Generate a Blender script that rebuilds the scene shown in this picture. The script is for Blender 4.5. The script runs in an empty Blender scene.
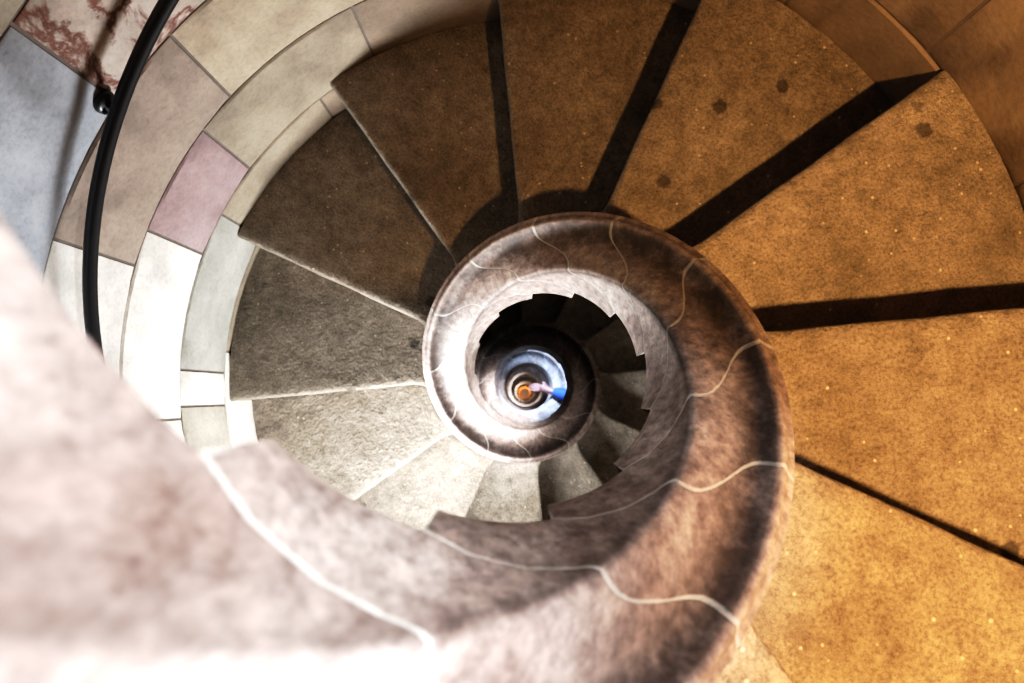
import bpy, bmesh, math, random
from mathutils import Vector, Matrix
random.seed(7)
C = bpy.context.scene.collection
PI = math.pi
rad = math.radians

# ---------------------------------------------------------------- measures
ZC = 24.0                 # height of the camera above the floor of the stairwell
H = 0.17                  # rise of a step
ST = 30.0                 # turn of a step, degrees
PH0 = math.degrees(-0.4302)
D0 = 0.8944               # nosing of step 1 lies this far below the camera
R_LIP = 0.2795
R_IN = 0.160
R_WALL = 0.8434
K_FIRST, K_LAST = -4, 130


def ang(k): return PH0 + ST * (k - 1)
def dep(k): return D0 + H * (k - 1)


# ---------------------------------------------------------------- materials
def nodes(name):
    m = bpy.data.materials.new(name); m.use_nodes = True
    nt = m.node_tree; nt.nodes.clear()
    out = nt.nodes.new('ShaderNodeOutputMaterial')
    b = nt.nodes.new('ShaderNodeBsdfPrincipled')
    nt.links.new(b.outputs[0], out.inputs[0])
    return m, nt, b


class G:
    """small helper to write node graphs"""
    def __init__(s, nt): s.nt = nt
    def n(s, t, **kw):
        x = s.nt.nodes.new(t)
        for k, v in kw.items(): setattr(x, k, v)
        return x
    def link(s, a, b): s.nt.links.new(a, b)
    def noise(s, vec, scale, detail=4, rough=.55, dist=0.0):
        x = s.n('ShaderNodeTexNoise'); s.link(vec, x.inputs['Vector'])
        x.inputs['Scale'].default_value = scale; x.inputs['Detail'].default_value = detail
        x.inputs['Roughness'].default_value = rough; x.inputs['Distortion'].default_value = dist
        return x.outputs['Fac']
    def ramp(s, fac, stops, interp='LINEAR'):
        x = s.n('ShaderNodeValToRGB'); s.link(fac, x.inputs[0]); x.color_ramp.interpolation = interp
        e = x.color_ramp.elements
        while len(e) < len(stops): e.new(.5)
        for i, (p, c) in enumerate(stops):
            e[i].position = p
            e[i].color = (c, c, c, 1) if not hasattr(c, '__len__') else (*c, 1)
        return x.outputs[0]
    def mix(s, fac, a, b, mode='MIX'):
        x = s.n('ShaderNodeMix', data_type='RGBA', blend_type=mode)
        for v, i in ((fac, 0), (a, 6), (b, 7)):
            if hasattr(v, 'links'): s.link(v, x.inputs[i])
            elif i == 0: x.inputs[0].default_value = v
            else: x.inputs[i].default_value = (*v, 1)
        return x.outputs[2]
    def math(s, op, a, b=0.0):
        x = s.n('ShaderNodeMath', operation=op)
        for i, v in enumerate((a, b)):
            if hasattr(v, 'links'): s.link(v, x.inputs[i])
            else: x.inputs[i].default_value = v
        return x.outputs[0]
    def bump(s, h, strength, dist, bsdf, prev=None):
        x = s.n('ShaderNodeBump'); s.link(h, x.inputs['Height'])
        x.inputs['Strength'].default_value = strength; x.inputs['Distance'].default_value = dist
        if prev is not None: s.link(prev, x.inputs['Normal'])
        s.link(x.outputs[0], bsdf.inputs['Normal'])
        return x.outputs[0]
    def offset_obj(s):
        """object coordinates shifted by a random amount per object"""
        tc = s.n('ShaderNodeTexCoord'); oi = s.n('ShaderNodeObjectInfo')
        m = s.math('MULTIPLY', oi.outputs['Random'], 37.0)
        a = s.n('ShaderNodeVectorMath', operation='ADD')
        s.link(tc.outputs['Object'], a.inputs[0]); s.link(m, a.inputs[1])
        return a.outputs[0], oi.outputs['Random']


def mat_tread():
    m, nt, b = nodes('tread_sandstone'); g = G(nt)
    v, rnd = g.offset_obj()
    big = g.noise(v, 5, 5, .6)
    col = g.ramp(big, [(.3, (.255, .22, .18)), (.5, (.34, .298, .25)), (.72, (.43, .38, .325))])
    fine = g.noise(v, 190, 3, .8)
    col = g.mix(.6, col, g.ramp(fine, [(.34, .3), (.5, .82), (.66, 1.15)]), 'MULTIPLY')
    mid = g.noise(v, 30, 5, .7)
    col = g.mix(.6, col, g.ramp(mid, [(.34, .5), (.5, .85), (.66, 1.15)]), 'MULTIPLY')
    # dark spots trodden into the stone
    vo = g.n('ShaderNodeTexVoronoi'); g.link(v, vo.inputs['Vector']); vo.inputs['Scale'].default_value = 9
    vo.inputs['Randomness'].default_value = 1
    d = g.math('ADD', vo.outputs['Distance'], g.math('MULTIPLY', g.noise(v, 60, 2), .12))
    pick = g.math('GREATER_THAN', vo.outputs['Color'], .53)
    spot = g.math('MULTIPLY', g.ramp(d, [(.17, 1.0), (.215, 0.0)]), pick)
    col = g.mix(g.math('MULTIPLY', spot, .72), col, (.06, .055, .055))
    # pale grains
    v2 = g.n('ShaderNodeTexVoronoi'); g.link(v, v2.inputs['Vector']); v2.inputs['Scale'].default_value = 75
    pick2 = g.math('GREATER_THAN', v2.outputs['Color'], .80)
    gr = g.math('MULTIPLY', g.ramp(v2.outputs['Distance'], [(.12, 1.0), (.24, 0.0)]), pick2)
    col = g.mix(g.math('MULTIPLY', gr, .6), col, (.8, .72, .58))
    g.link(col, b.inputs['Base Color'])
    b.inputs['Roughness'].default_value = .85; b.inputs['Specular IOR Level'].default_value = .2
    n1 = g.bump(g.noise(v, 85, 5, .7), .8, .009, b)
    g.bump(g.noise(v, 24, 3, .6), .5, .014, b, n1)
    return m


def mat_curb():
    m, nt, b = nodes('curb_stone'); g = G(nt)
    v, rnd = g.offset_obj()
    mp = g.n('ShaderNodeMapping'); mp.inputs['Scale'].default_value = (1, 1, .5); g.link(v, mp.inputs['Vector']); v = mp.outputs[0]
    big = g.noise(v, 7, 5, .6, .4)
    a1 = g.ramp(big, [(.28, (.19, .142, .125)), (.5, (.32, .265, .24)), (.72, (.46, .405, .375))])
    col = a1
    fine = g.noise(v, 120, 3, .7)
    col = g.mix(.5, col, g.ramp(fine, [(.3, .45), (.52, .9), (.7, 1.0)]), 'MULTIPLY')
    blot = g.noise(v, 62, 5, .75)
    col = g.mix(.6, col, g.ramp(blot, [(.36, (.34, .29, .285)), (.5, (.85, .82, .82)), (.66, (1.5, 1.45, 1.42))]), 'MULTIPLY')
    # shade of the groove and undercut painted dark: attribute 'groove' per profile row
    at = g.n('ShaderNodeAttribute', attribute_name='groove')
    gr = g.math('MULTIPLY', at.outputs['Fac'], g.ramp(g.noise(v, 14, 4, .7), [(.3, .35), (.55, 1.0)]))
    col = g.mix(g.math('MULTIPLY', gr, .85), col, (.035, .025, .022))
    # mortar along the bed joint: attribute 'joint'
    aj = g.n('ShaderNodeAttribute', attribute_name='joint')
    j = g.math('ADD', aj.outputs['Fac'], g.math('MULTIPLY', g.math('SUBTRACT', g.noise(v, 45, 3), .5), .35))
    jm = g.ramp(j, [(.42, 0.0), (.66, 1.0)])
    col = g.mix(g.math('MULTIPLY', jm, .45), col, (.60, .60, .56))
    g.link(col, b.inputs['Base Color'])
    b.inputs['Roughness'].default_value = .7; b.inputs['Specular IOR Level'].default_value = .3
    h = g.math('SUBTRACT', g.noise(v, 80, 5, .65), g.math('MULTIPLY', jm, .5))
    n1 = g.bump(h, .35, .005, b)
    g.bump(g.noise(v, 18, 3, .6), .35, .012, b, n1)
    return m


def mat_wall():
    m, nt, b = nodes('wall_ashlar'); g = G(nt)
    tc = g.n('ShaderNodeTexCoord'); v = tc.outputs['Object']
    at = g.n('ShaderNodeAttribute', attribute_name='stone')
    col = at.outputs['Color']
    col = g.mix(.5, col, g.ramp(g.noise(v, 9, 5, .6), [(.32, .5), (.5, .85), (.66, 1.1)]), 'MULTIPLY')
    col = g.mix(.4, col, g.ramp(g.noise(v, 110, 4, .7), [(.3, .6), (.55, 1.0)]), 'MULTIPLY')
    # rusty veins, only where the attribute says so
    av = g.n('ShaderNodeAttribute', attribute_name='vein')
    vn = g.noise(v, 7, 5, .62, .8)
    line = g.ramp(g.math('ABSOLUTE', g.math('SUBTRACT', vn, .5)), [(.0, 1.0), (.02, .8), (.06, 0.0)])
    col = g.mix(g.math('MULTIPLY', g.math('MULTIPLY', line, av.outputs['Fac']), .85), col, (.16, .05, .03))
    g.link(col, b.inputs['Base Color'])
    b.inputs['Roughness'].default_value = .85; b.inputs['Specular IOR Level'].default_value = .2
    n1 = g.bump(g.noise(v, 70, 5, .65), .25, .005, b)
    g.bump(g.noise(v, 12, 3, .6), .3, .015, b, n1)
    return m


def mat_plain(name, c, rough=.8, metal=0.0, var=.35, scale=40, bump=.2):
    m, nt, b = nodes(name); g = G(nt)
    tc = g.n('ShaderNodeTexCoord'); v = tc.outputs['Object']
    col = g.mix(var, c, g.ramp(g.noise(v, scale, 4, .6), [(.3, .4), (.65, 1.0)]), 'MULTIPLY')
    g.link(col, b.inputs['Base Color'])
    b.inputs['Roughness'].default_value = rough; b.inputs['Metallic'].default_value = metal
    if bump: g.bump(g.noise(v, scale * 2, 4, .6), bump, .003, b)
    return m


M_TREAD, M_CURB, M_WALL = mat_tread(), mat_curb(), mat_wall()
M_MORTAR = mat_plain('mortar', (.20, .17, .15), .95)
M_IRON = mat_plain('black_iron', (.03, .03, .033), .36, 0.0, .2, 60, .05)
M_IRON.node_tree.nodes['Principled BSDF'].inputs['Specular IOR Level'].default_value = .6
M_FLOOR = mat_plain('floor_stone', (.085, .10, .17), .8, 0, .5, 5)
M_SKIN = mat_plain('skin', (.17, .075, .058), .5, 0, .1, 30, 0)
M_BLUE = mat_plain('blue_cloth', (.022, .05, .18), .85, 0, .25, 60, .1)
M_DARK = mat_plain('dark_cloth', (.03, .03, .05), .85, 0, .25, 60, .1)


# ---------------------------------------------------------------- object helpers
def mesh_obj(name, verts, faces, mat, parent=None, smooth=True):
    me = bpy.data.meshes.new(name)
    me.from_pydata(verts, [], faces); me.update()
    bm = bmesh.new(); bm.from_mesh(me)
    bmesh.ops.recalc_face_normals(bm, faces=bm.faces); bm.to_mesh(me); bm.free()
    for p in me.polygons: p.use_smooth = smooth
    o = bpy.data.objects.new(name, me); C.objects.link(o)
    me.materials.append(mat)
    if parent: o.parent = parent
    return o


def sharp(o, deg=38):
    me = o.data
    bm = bmesh.new(); bm.from_mesh(me)
    for e in bm.edges:
        e.smooth = not (len(e.link_faces) == 2 and e.calc_face_angle(0) > rad(deg))
    bm.to_mesh(me); bm.free()


def empty(name, label, cat, loc=(0, 0, 0), rotz=0.0, group=None):
    o = bpy.data.objects.new(name, None); C.objects.link(o)
    o.empty_display_size = .1
    o.location = loc; o.rotation_euler = (0, 0, rotz)
    o['label'] = label; o['category'] = cat
    if group: o['group'] = group
    return o


def grid_faces(nu, nv, closed_v=True, caps=True):
    """rows u = 0..nu-1 of loops of nv points"""
    f = []
    for i in range(nu - 1):
        for j in range(nv if closed_v else nv - 1):
            j2 = (j + 1) % nv
            f.append((i * nv + j, (i + 1) * nv + j, (i + 1) * nv + j2, i * nv + j2))
    if caps:
        f.append(tuple(range(nv))); f.append(tuple((nu - 1) * nv + j for j in range(nv)))
    return f


# ---------------------------------------------------------------- step: tread and curb
# local frame of a step: axis of the stair at the origin, top of the tread at z = 0,
# front edge (nosing) along +X, stairs descend counter-clockwise
def make_tread(parent):
    rs = [.2806, .286, .294, .304, .318, .335, .36, .40, .45, .50, .55, .60, .65, .70, .75, .80, .8425]
    verts = []; nv = None
    for R in rs:
        e = .020 * max(0, 1 - (R - .28) / .058) ** 2            # fillet that runs into the curb
        w = .0007 * math.sin(R * 31) +   .0004 * math.sin(R * 77 + 1)  # wear of the front edge
        def P(a_deg, t, z):
            a = rad(a_deg) + (t / R)
            return (R * math.cos(a), R * math.sin(a), z)
        t0 = e + w
        wear = .0035 * math.exp(-((R - .50) / .13) ** 2)
        loop = []
        for a in (-31.5, -27, -22, -17, -12, -8, -4, -2):
            f = max(0, 1 + a / 31.5)
            loop.append(P(a, t0 * f * f, -wear * f * f))
        loop.append(P(0, t0 - .010, -.0008 - wear)); loop.append(P(0, t0 - .004, -.0028 - wear))
        loop.append(P(0, t0 - .001, -.007 - wear)); loop.append(P(0, t0, -.014 - wear))
        loop.append(P(0, t0 - .002, -.06)); loop.append(P(0, t0 - .003, -H + .0015))
        loop += [P(a, 0, -H + .0015) for a in (-4, -8, -12, -17, -22, -27, -31.5)]
        nv = len(loop); verts += loop
    faces = grid_faces(len(rs), nv, True, False)
    for base in (0, (len(rs) - 1) * nv):
        for q_ in ((0, 1, 19, 20), (1, 2, 18, 19), (2, 3, 17, 18), (3, 4, 16, 17), (4, 5, 15, 16), (5, 6, 14, 15), (6, 7, 8, 9, 10, 11, 12, 13, 14)):
            faces.append(tuple(base + i for i in q_))
    o = mesh_obj('tread', verts, faces, M_TREAD, parent)
    sharp(o, 40)
    return o


# cross-section of the curb: radius, depth relative to the sloping line through the nosings, painted shade
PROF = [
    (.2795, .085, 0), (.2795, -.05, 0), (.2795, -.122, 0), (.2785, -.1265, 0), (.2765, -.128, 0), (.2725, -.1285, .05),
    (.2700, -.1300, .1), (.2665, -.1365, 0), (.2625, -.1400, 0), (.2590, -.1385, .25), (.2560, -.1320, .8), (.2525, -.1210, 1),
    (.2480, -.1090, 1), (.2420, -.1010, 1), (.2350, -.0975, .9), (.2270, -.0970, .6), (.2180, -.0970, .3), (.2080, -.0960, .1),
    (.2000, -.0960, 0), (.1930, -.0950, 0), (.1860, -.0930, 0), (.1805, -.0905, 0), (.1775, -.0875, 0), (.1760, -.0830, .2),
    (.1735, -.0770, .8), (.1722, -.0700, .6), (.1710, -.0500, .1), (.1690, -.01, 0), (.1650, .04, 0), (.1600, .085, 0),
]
J0, J1 = .085, .165
ARRIS = -.083


def make_curb(parent):
    us = [.0015, .02, .04, .07, .12, .2, .3, .4, .5, .6, .7, .8, .88, .93, .96, .98, .9985]
    verts = []; groove = []; joint = []
    for u in us:
        gb = J1 + (J0 - J1) * u
        pts = []
        pts += [(R_LIP, gb + .19, 0, 0)]
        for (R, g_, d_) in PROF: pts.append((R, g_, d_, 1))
        pts += [(R_IN, gb, 0, 0), (.200, gb + .008, 0, 0), (.260, gb + .09, 0, 0)]
        for (R, g_, d_, sh) in pts:
            a = -35 + 30 * u
            if sh:                                      # bed joints: nearly level, curling across the moulding
                if R > .2790: sw = 58 * (J0 - g_) / (J0 + .122)
                else:
                    sw = 39 * (J0 - max(g_, ARRIS)) / (J0 - ARRIS)
                    if g_ < ARRIS:
                        q_ = max(0, min(1, (R - .176) / .0865))
                        sw += 21 * (q_ - .10 * math.sin(2 * PI * q_)) - 120 * max(0, R - .2625)
                a += sw
            # tiny relief at the bed joint
            z = -(H * a / ST + g_)
            verts.append((R * math.cos(rad(a)), R * math.sin(rad(a)), z))
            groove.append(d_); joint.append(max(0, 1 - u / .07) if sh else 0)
        nv = len(pts)
    o = mesh_obj('curb', verts, grid_faces(len(us), nv, True, False), M_CURB, parent)
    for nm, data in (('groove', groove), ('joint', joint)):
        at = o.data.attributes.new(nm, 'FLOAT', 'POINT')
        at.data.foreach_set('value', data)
    sharp(o, 45)
    return o


CLOCK = ['one', 'two', 'three', 'four', 'five', 'six', 'seven', 'eight', 'nine', 'ten', 'eleven', 'twelve']
TURN = ['uppermost', 'first full', 'second', 'third', 'fourth', 'fifth', 'sixth', 'seventh', 'eighth', 'ninth', 'tenth', 'eleventh', 'twelfth']
NEAR = {
    -6: 'blurred pale stone step closest to the viewer at the left edge',
    -5: 'blurred pale stone step at the left edge below the handrail',
    -4: 'blurred pale stone step, its curb in the bottom left corner',
    -3: 'blurred whitish stone step, its curb filling the left side up to the white mortar line',
    -2: 'blurred pinkish stone step with notched curb just right of the white mortar line',
    -1: 'stone step with brown curb at bottom centre, second block after the white mortar line',
    0: 'stone step with pinkish tread wedge peeping out at bottom right beside the curb',
    1: 'bright orange stone step at the right, below the thin black shadow band',
    2: 'wide orange stone step at the right, above the thin black shadow band',
    3: 'orange-brown stone step at upper right, ending in a sharp corner under the right wall',
    4: 'brown stone step at the top right with dark blotches near the top edge',
    5: 'dark brown stone step at the top centre between two black shadow bands',
    6: 'dim brown stone step left of top centre with its corner against the pale wall',
    7: 'blackish stone step at upper left between the dim brown step and the square cornered one',
    8: 'dark grey stone step at the left with its square corner against the white wall',
    9: 'grey rough stone step left of the curb with small black spots',
    10: 'pale grey stone step below left of the curb, reaching to the brown block end',
    11: 'small pale pinkish stone step straight below the round curb',
    12: 'small pale stone step below right of the round curb, left of a dark one',
}


def clock(k):
    c = (90 - (ang(k) - 15)) % 360 / 30
    return CLOCK[(round(c) - 1) % 12]


def step_label(k):
    if k in NEAR: return NEAR[k]
    t = (k - 1) // 12 + 1
    return f'stone step with curved curb on the {TURN[t]} turn down, at {clock(k)} o\'clock around the eye'


def step_group(k):
    t = (k - 1) // 12 + 1
    return 'stone steps of the spiral, ' + ('blurred near turn' if k < 1 else f'{TURN[t]} turn down')


proto = empty('stone_step', step_label(1), 'step')
tr0, cu0 = make_tread(proto), make_curb(proto)
for k in range(K_FIRST, K_LAST + 1):
    if k == 1:
        r = proto
    else:
        r = proto.copy(); C.objects.link(r)
        for ch in (tr0, cu0):
            if ch is tr0 and k > 28: continue
            c = ch.copy(); C.objects.link(c); c.parent = r
    r.location = (0, 0, ZC - dep(k)); r.rotation_euler = (0, 0, rad(ang(k)))
    r['label'] = step_label(k); r['category'] = 'step'; r['group'] = step_group(k)


# ---------------------------------------------------------------- round outer wall of coursed stone
CREAM, BEIGE, PINK, BLUEG, VEIN, GLARE = (.37, .32, .26), (.31, .255, .205), (.40, .31, .31), (.47, .49, .53), (.58, .50, .45), (.90, .86, .80)  # palest stones carry the daylight glare on the left wall in their colour


def build_wall():
    courses = [1.25 + .27 * i for i in range(-8, 11)]
    fixed = {  # upper edge of the course -> joints and colours seen in the picture
        .98: [(38.1, BEIGE), (66, BEIGE), (97, CREAM), (122, VEIN), (148.3, BLUEG), (176, BLUEG), (205, CREAM)],
        1.25: [(24, BEIGE), (55, BEIGE), (84, BEIGE), (110, (.45, .38, .30)), (138.4, (.40, .335, .29)), (166, GLARE), (190, GLARE)],
        1.52: [(32, BEIGE), (62, BEIGE), (92, BEIGE), (116.8, CREAM), (144.5, PINK), (160.7, GLARE), (188, GLARE)],
        1.79: [(42, BEIGE), (75, BEIGE), (105, BEIGE), (128, CREAM), (153.4, (.46, .45, .41)), (180, GLARE), (186, (.62, .58, .50)), (201, GLARE)],
        2.06: [(58, BEIGE), (90, BEIGE), (121, CREAM), (150, CREAM), (176, GLARE), (204, GLARE)],
    }
    verts = []; faces = []; cols = []; veins = []; mats = []
    def panel(a0, a1, d0, d1, col, vein):
        gap = .0032
        a0 += math.degrees(gap / R_WALL); a1 -= math.degrees(gap / R_WALL); d0 += gap; d1 -= gap
        n = max(3, int((a1 - a0) / 3)); base = len(verts)
        rows = ((R_WALL + .05, d0), (R_WALL + .004, d0), (R_WALL, d0 + .004), (R_WALL, d1 - .004), (R_WALL + .004, d1), (R_WALL + .05, d1))
        for i in range(n + 1):
            a = rad(a0 + (a1 - a0) * i / n)
            for (R, d) in rows:
                e = .004 if i in (0, n) and R == R_WALL else 0
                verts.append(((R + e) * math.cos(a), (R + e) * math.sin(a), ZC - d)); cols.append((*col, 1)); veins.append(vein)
        for f in grid_faces(n + 1, 6): faces.append(tuple(base + q for q in f)); mats.append(0)
    for c in courses:
        key = next((q for q in fixed if abs(q - c) < .02), None)
        js = list(fixed[key]) if key else []
        a = js[-1][0] if js else random.uniform(0, 30)
        end = (js[0][0] if js else a) + 360
        if not js: js = [(a, random.choice((CREAM, BEIGE, BEIGE, CREAM, PINK)))]
        while end - a > 45:
            a += random.uniform(19, 31); js.append((a, random.choice((CREAM, BEIGE, BEIGE, CREAM))))
        for i, (a0, col) in enumerate(js):
            a1 = js[i + 1][0] if i + 1 < len(js) else end
            s = random.uniform(.93, 1.05)
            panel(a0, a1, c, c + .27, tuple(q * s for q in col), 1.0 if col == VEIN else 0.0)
    # mortar bed behind the stones and plain masonry further down
    def ring(R, d0, d1, mi):
        base = len(verts); n = 72
        for i in range(n):
            a = 2 * PI * i / n
            for d in (d0, d1):
                verts.append((R * math.cos(a), R * math.sin(a), ZC - d)); cols.append((.36, .30, .25, 1)); veins.append(0)
        for i in range(n):
            j = (i + 1) % n
            faces.append((base + 2 * i, base + 2 * i + 1, base + 2 * j + 1, base + 2 * j)); mats.append(mi)
    ring(R_WALL + .006, courses[0], courses[-1] + .27, 1)
    ring(R_WALL + .003, courses[-1] + .27, ZC, 0)
    o = mesh_obj('wall_round', verts, faces, M_WALL, None, True)
    o.data.materials.append(M_MORTAR)
    o.data.polygons.foreach_set('material_index', mats)
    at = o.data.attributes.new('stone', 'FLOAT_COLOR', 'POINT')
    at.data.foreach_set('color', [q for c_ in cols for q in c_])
    at = o.data.attributes.new('vein', 'FLOAT', 'POINT'); at.data.foreach_set('value', veins)
    sharp(o, 30)
    o['kind'] = 'structure'
    return o


build_wall()
n = 64
vf = [(R * math.cos(2 * PI * i / n), R * math.sin(2 * PI * i / n), z) for (R, z) in ((.88, 0), (.88, -.1)) for i in range(n)]
fl = mesh_obj('floor', vf, [tuple(range(n)), tuple(range(n, 2 * n))] + [(i, (i + 1) % n, n + (i + 1) % n, n + i) for i in range(n)], M_FLOOR, None, False)
fl['kind'] = 'structure'


# ---------------------------------------------------------------- iron handrail on the wall
def tube(pts, r, seg=14, caps=True):
    verts = []; n_ = len(pts)
    for i, p in enumerate(pts):
        t = (pts[min(i + 1, n_ - 1)] - pts[max(i - 1, 0)]).normalized()
        s = t.cross(Vector((0, 0, 1)));  s = s.normalized() if s.length > 1e-4 else Vector((1, 0, 0))
        q = s.cross(t).normalized()
        rr = r(i / (n_ - 1)) if callable(r) else r
        for j in range(seg):
            a = 2 * PI * j / seg
            verts.append(tuple(p + s * (rr * math.cos(a)) + q * (rr * math.sin(a))))
    return verts, grid_faces(n_, seg, True, caps)


def pol(R, a, d): return Vector((R * math.cos(rad(a)), R * math.sin(rad(a)), ZC - d))


RR = .795
def rail_d(a): return 1.270 + (a - 165) * (.140 / 26.6)
rail = empty('handrail', 'black iron handrail curving down the pale stone wall at upper left', 'handrail', pol(RR, 150, rail_d(150)))
rp = [pol(RR, a, rail_d(a)) - rail.location for a in range(100, 222, 2)]
v, f = tube(rp, .0122, 16)
mesh_obj('rail', v, f, M_IRON, rail)
for a in (149.3, 205):
    d = rail_d(a) + .012
    v, f = tube([pol(RR + .004, a, d - .006) - rail.location, pol(RR + .02, a, d + .012) - rail.location, pol(R_WALL - .012, a, d + .016) - rail.location, pol(R_WALL - .001, a, d + .016) - rail.location], .0065, 12)
    bk = mesh_obj('bracket', v, f, M_IRON, rail)
    v, f = tube([pol(R_WALL - .0005, a, d + .016) - rail.location, pol(R_WALL - .006, a, d + .016) - rail.location, pol(R_WALL - .010, a, d + .016) - rail.location],
                lambda t: (.021, .020, .014)[round(t * 2)], 20)
    mesh_obj('wall_plate', v, f, M_IRON, bk)
    v, f = tube([pol(R_WALL - .0098, a + 1.0, d + .018) - rail.location, pol(R_WALL - .0155, a + 1.0, d + .018) - rail.location], lambda t: .0045 - .0015 * t, 6)
    mesh_obj('bolt', v, f, M_IRON, bk)


# ---------------------------------------------------------------- person far down, arm over the curb
def build_person():
    az0 = rad(-30); er = Vector((math.cos(az0), math.sin(az0), 0)); et = Vector((-math.sin(az0), math.cos(az0), 0))
    base = er * .55 + Vector((0, 0, ZC - dep(25)))
    root = empty('person', 'person in a blue sleeve deep down the eye, bare hand held out over the curb', 'person', base)
    def W(p): return er * p[0] + et * p[1] + Vector((0, 0, ZC - dep(25) + p[2])) - base
    def skin(name, chains, mat, parent, sub=2):
        vs, es, rs, idx = [], [], [], {}
        for ch in chains:
            prev = None
            for (key, p, r) in ch:
                if key not in idx:
                    idx[key] = len(vs); vs.append(tuple(W(p))); rs.append(r)
                if prev is not None: es.append((prev, idx[key]))
                prev = idx[key]
        me = bpy.data.meshes.new(name); me.from_pydata(vs, es, []); me.update()
        o = bpy.data.objects.new(name, me); C.objects.link(o); o.parent = parent
        me.materials.append(mat)
        sk = o.modifiers.new('skin', 'SKIN'); sk.use_smooth_shade = True
        if not me.skin_vertices: pass
        for i, d in enumerate(me.skin_vertices[0].data):
            d.radius = (rs[i], rs[i]); d.use_root = (i == 0)
        sb = o.modifiers.new('sub', 'SUBSURF'); sb.levels = 1; sb.render_levels = sub
        return o
    pel, chest, neck = ('pel', (.55, -.02, .15), .12), ('chest', (.54, -.02, .46), .13), ('neck', (.54, .0, .60), .05)
    wl = ('wl', (.140, .046, .125), .023); pl = ('pl', (.108, .036, .122), .024); kn = ('kn', (.075, .026, .118), .024)
    body = [
        [pel, ('sp', (.55, -.04, .30), .115), chest, neck, ('jaw', (.54, .03, .68), .068), ('crown', (.54, .03, .78), .075)],
        [('jaw', 0, 0), ('nose', (.54, .115, .70), .012)],
        [chest, ('shl', (.38, .0, .51), .05), ('ell', (.365, .10, .19), .036), wl, pl, kn],
        [chest, ('shr', (.70, .0, .51), .05), ('elr', (.74, .12, .28), .036), ('wr', (.66, .27, .19), .024), ('hr', (.63, .33, .185), .03)],
        [pel, ('kl', (.46, .43, .13), .06), ('al', (.44, .49, -.26), .04), ('tl', (.43, .58, -.29), .035)],
        [pel, ('kr', (.64, .45, .13), .06), ('ar', (.58, .52, -.26), .04), ('tr', (.55, .60, -.29), .035)],
    ]
    for i, (dy, ln) in enumerate(((-.026, .050), (-.009, .062), (.008, .058), (.024, .044))):
        a0 = (.075, .026 + dy * .75, .118); b0 = (.075 - ln * .6, .016 + dy * .9, .112); c0 = (.075 - ln, .010 + dy * .8, .092)
        body.append([('pl', 0, 0), ('f%da' % i, a0, .010), ('f%db' % i, b0, .0085), ('f%dc' % i, c0, .007)])
    body.append([('pl', 0, 0), ('ta', (.100, .068, .118), .010), ('tb', (.072, .072, .108), .008)])
    # the body's chains refer to joints already placed, in order
    sk = skin('body', body, M_SKIN, root)
    cuff = ('c', (.155, .050, .128), .037)
    skin('jacket', [[('p', (.55, -.02, .19), .145), ('s', (.55, -.04, .32), .14), ('ch', (.54, -.02, .47), .15), ('col', (.54, .0, .55), .075)],
                    [('ch', 0, 0), ('l', (.38, .0, .51), .068), ('e', (.365, .10, .19), .050), cuff],
                    [('ch', 0, 0), ('r', (.70, .0, .51), .068), ('er', (.74, .12, .28), .050), ('cr', (.68, .24, .20), .038)]], M_BLUE, root)
    skin('trousers', [[('p', (.55, -.02, .16), .135), ('kl', (.46, .43, .13), .074), ('al', (.442, .485, -.20), .055)],
                      [('p', 0, 0), ('kr', (.64, .45, .13), .074), ('ar', (.584, .512, -.20), .055)]], M_DARK, root)


build_person()


# ---------------------------------------------------------------- camera
F_PX = 750.0
VP = (523.65, 395.1)
nrm = Vector(((VP[0] - 512) / F_PX, -(VP[1] - 341.5) / F_PX, -1)).normalized()   # straight down, in camera axes
q = Vector((0, 0, -1)).rotation_difference(nrm)          # world -> camera
cam_d = bpy.data.cameras.new('camera'); cam = bpy.data.objects.new('camera', cam_d); C.objects.link(cam)
cam.matrix_world = Matrix.Translation((-.0205, -.0606, ZC)) @ q.inverted().to_matrix().to_4x4()
cam_d.sensor_width = 36; cam_d.lens = 36 * F_PX / 1024
cam_d.clip_start = .01; cam_d.clip_end = 100
cam_d.dof.use_dof = True; cam_d.dof.focus_distance = 1.2; cam_d.dof.aperture_fstop = 5.6
bpy.context.scene.camera = cam


# ---------------------------------------------------------------- light
def light(name, kind, loc, energy, color, target=None, **kw):
    l = bpy.data.lights.new(name, kind); o = bpy.data.objects.new(name, l); C.objects.link(o)
    l.energy = energy; l.color = color; o.location = loc
    for k_, v_ in kw.items(): setattr(l, k_, v_)
    if target is not None: o.rotation_euler = (Vector(target) - Vector(loc)).to_track_quat('-Z', 'Y').to_euler()
    return o


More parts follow.
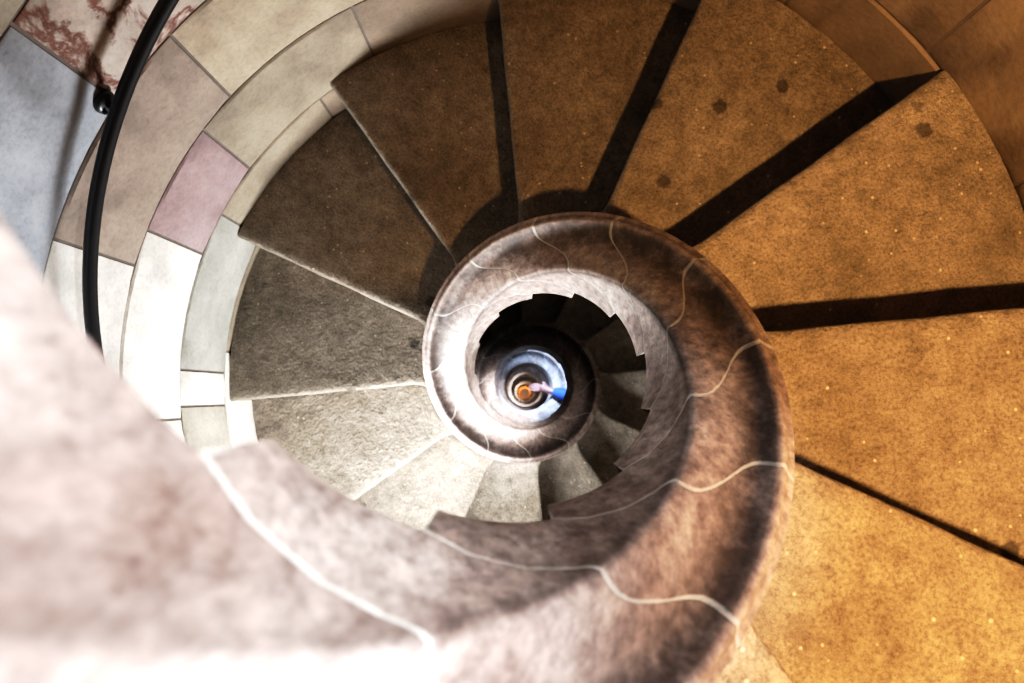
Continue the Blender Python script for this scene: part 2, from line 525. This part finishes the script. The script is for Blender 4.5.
light('warm_lamp', 'SPOT', (.42, -.36, ZC + .17), 138, (1, .575, .245), (.80, -.18, ZC - .9), shadow_soft_size=.03, spot_size=rad(104), spot_blend=.9)
light('daylight_window', 'AREA', pol(.80, -112, 2.00), 38, (.95, .98, 1), pol(0, 0, 1.86), shape='RECTANGLE', size=.45, size_y=.30, spread=rad(175))
light('near_curb_fill', 'SPOT', (.70, -.15, ZC + .38), 215, (.90, .95, 1), (-.24, -.12, ZC - .33), shadow_soft_size=.10, spot_size=rad(34), spot_blend=1)  # spot added for daylight on the near curb, cone kept to it
light('eye_fill', 'SPOT', (.06, .05, ZC + .10), 640, (.95, .97, 1), (-.115, -.08, ZC - 2.3), shadow_soft_size=.05, spot_size=rad(10.5), spot_blend=.8)  # added spot beside the camera, brightens the left curb of the first turn
light('curb_fill_top', 'SPOT', (.0, .06, ZC + 1.3), 270, (.95, .96, 1), (.05, -.17, ZC - .62), shadow_soft_size=.08, spot_size=rad(14.5), spot_blend=.7)  # added spot over the eye, lifts the curb at lower right
light('eye_fill_deep', 'SPOT', (.06, .05, ZC + .10), 6000, (.97, .98, 1), (-.15, -.15, ZC - 4.1), shadow_soft_size=.05, spot_size=rad(6.5), spot_blend=.8)  # added narrow beam, brightens the curb one turn further down
light('daylight_lower_window', 'AREA', pol(.80, 105, 4.25), 170, (.45, .66, 1), pol(0, 0, 4.6), shape='RECTANGLE', size=.3, size_y=.6)
light('daylight_deep_window', 'AREA', pol(.80, -10, 8.2), 70, (.95, .98, 1), pol(0, 0, 8.6), shape='RECTANGLE', size=.3, size_y=.8)
light('daylight_deeper_window', 'AREA', pol(.80, -10, 13.5), 220, (1, .97, .9), pol(0, 0, 14), shape='RECTANGLE', size=.3, size_y=.8)
light('warm_lamp_bottom', 'POINT', pol(.42, 20, 22.0), 170, (1, .42, .08), shadow_soft_size=.05)
light('bottom_ring_fill', 'POINT', pol(.42, 200, 22.2), 170, (1, .42, .08), shadow_soft_size=.05)  # second lamp added opposite, so the bottom ring glows all round
light('floor_fill', 'AREA', (.5, .1, .9), 6, (1, .85, .8), (0, 0, 0), shape='DISK', size=.3)  # added fill, gives the floor disc a paler light than the orange lamps

w = bpy.data.worlds.new('world'); bpy.context.scene.world = w; w.use_nodes = True
w.node_tree.nodes['Background'].inputs[0].default_value = (.75, .85, 1, 1)
w.node_tree.nodes['Background'].inputs[1].default_value = .02
vs = bpy.context.scene.view_settings
vs.view_transform = 'Standard'; vs.look = 'None'; vs.exposure = 0
vs.use_curve_mapping = True                               # contrasty development of the photograph
cm = vs.curve_mapping; cu = cm.curves[3]
for x_, y_ in ((.03, .009), (.10, .054), (.25, .21), (.55, .61)): cu.points.new(x_, y_)
cm.update()
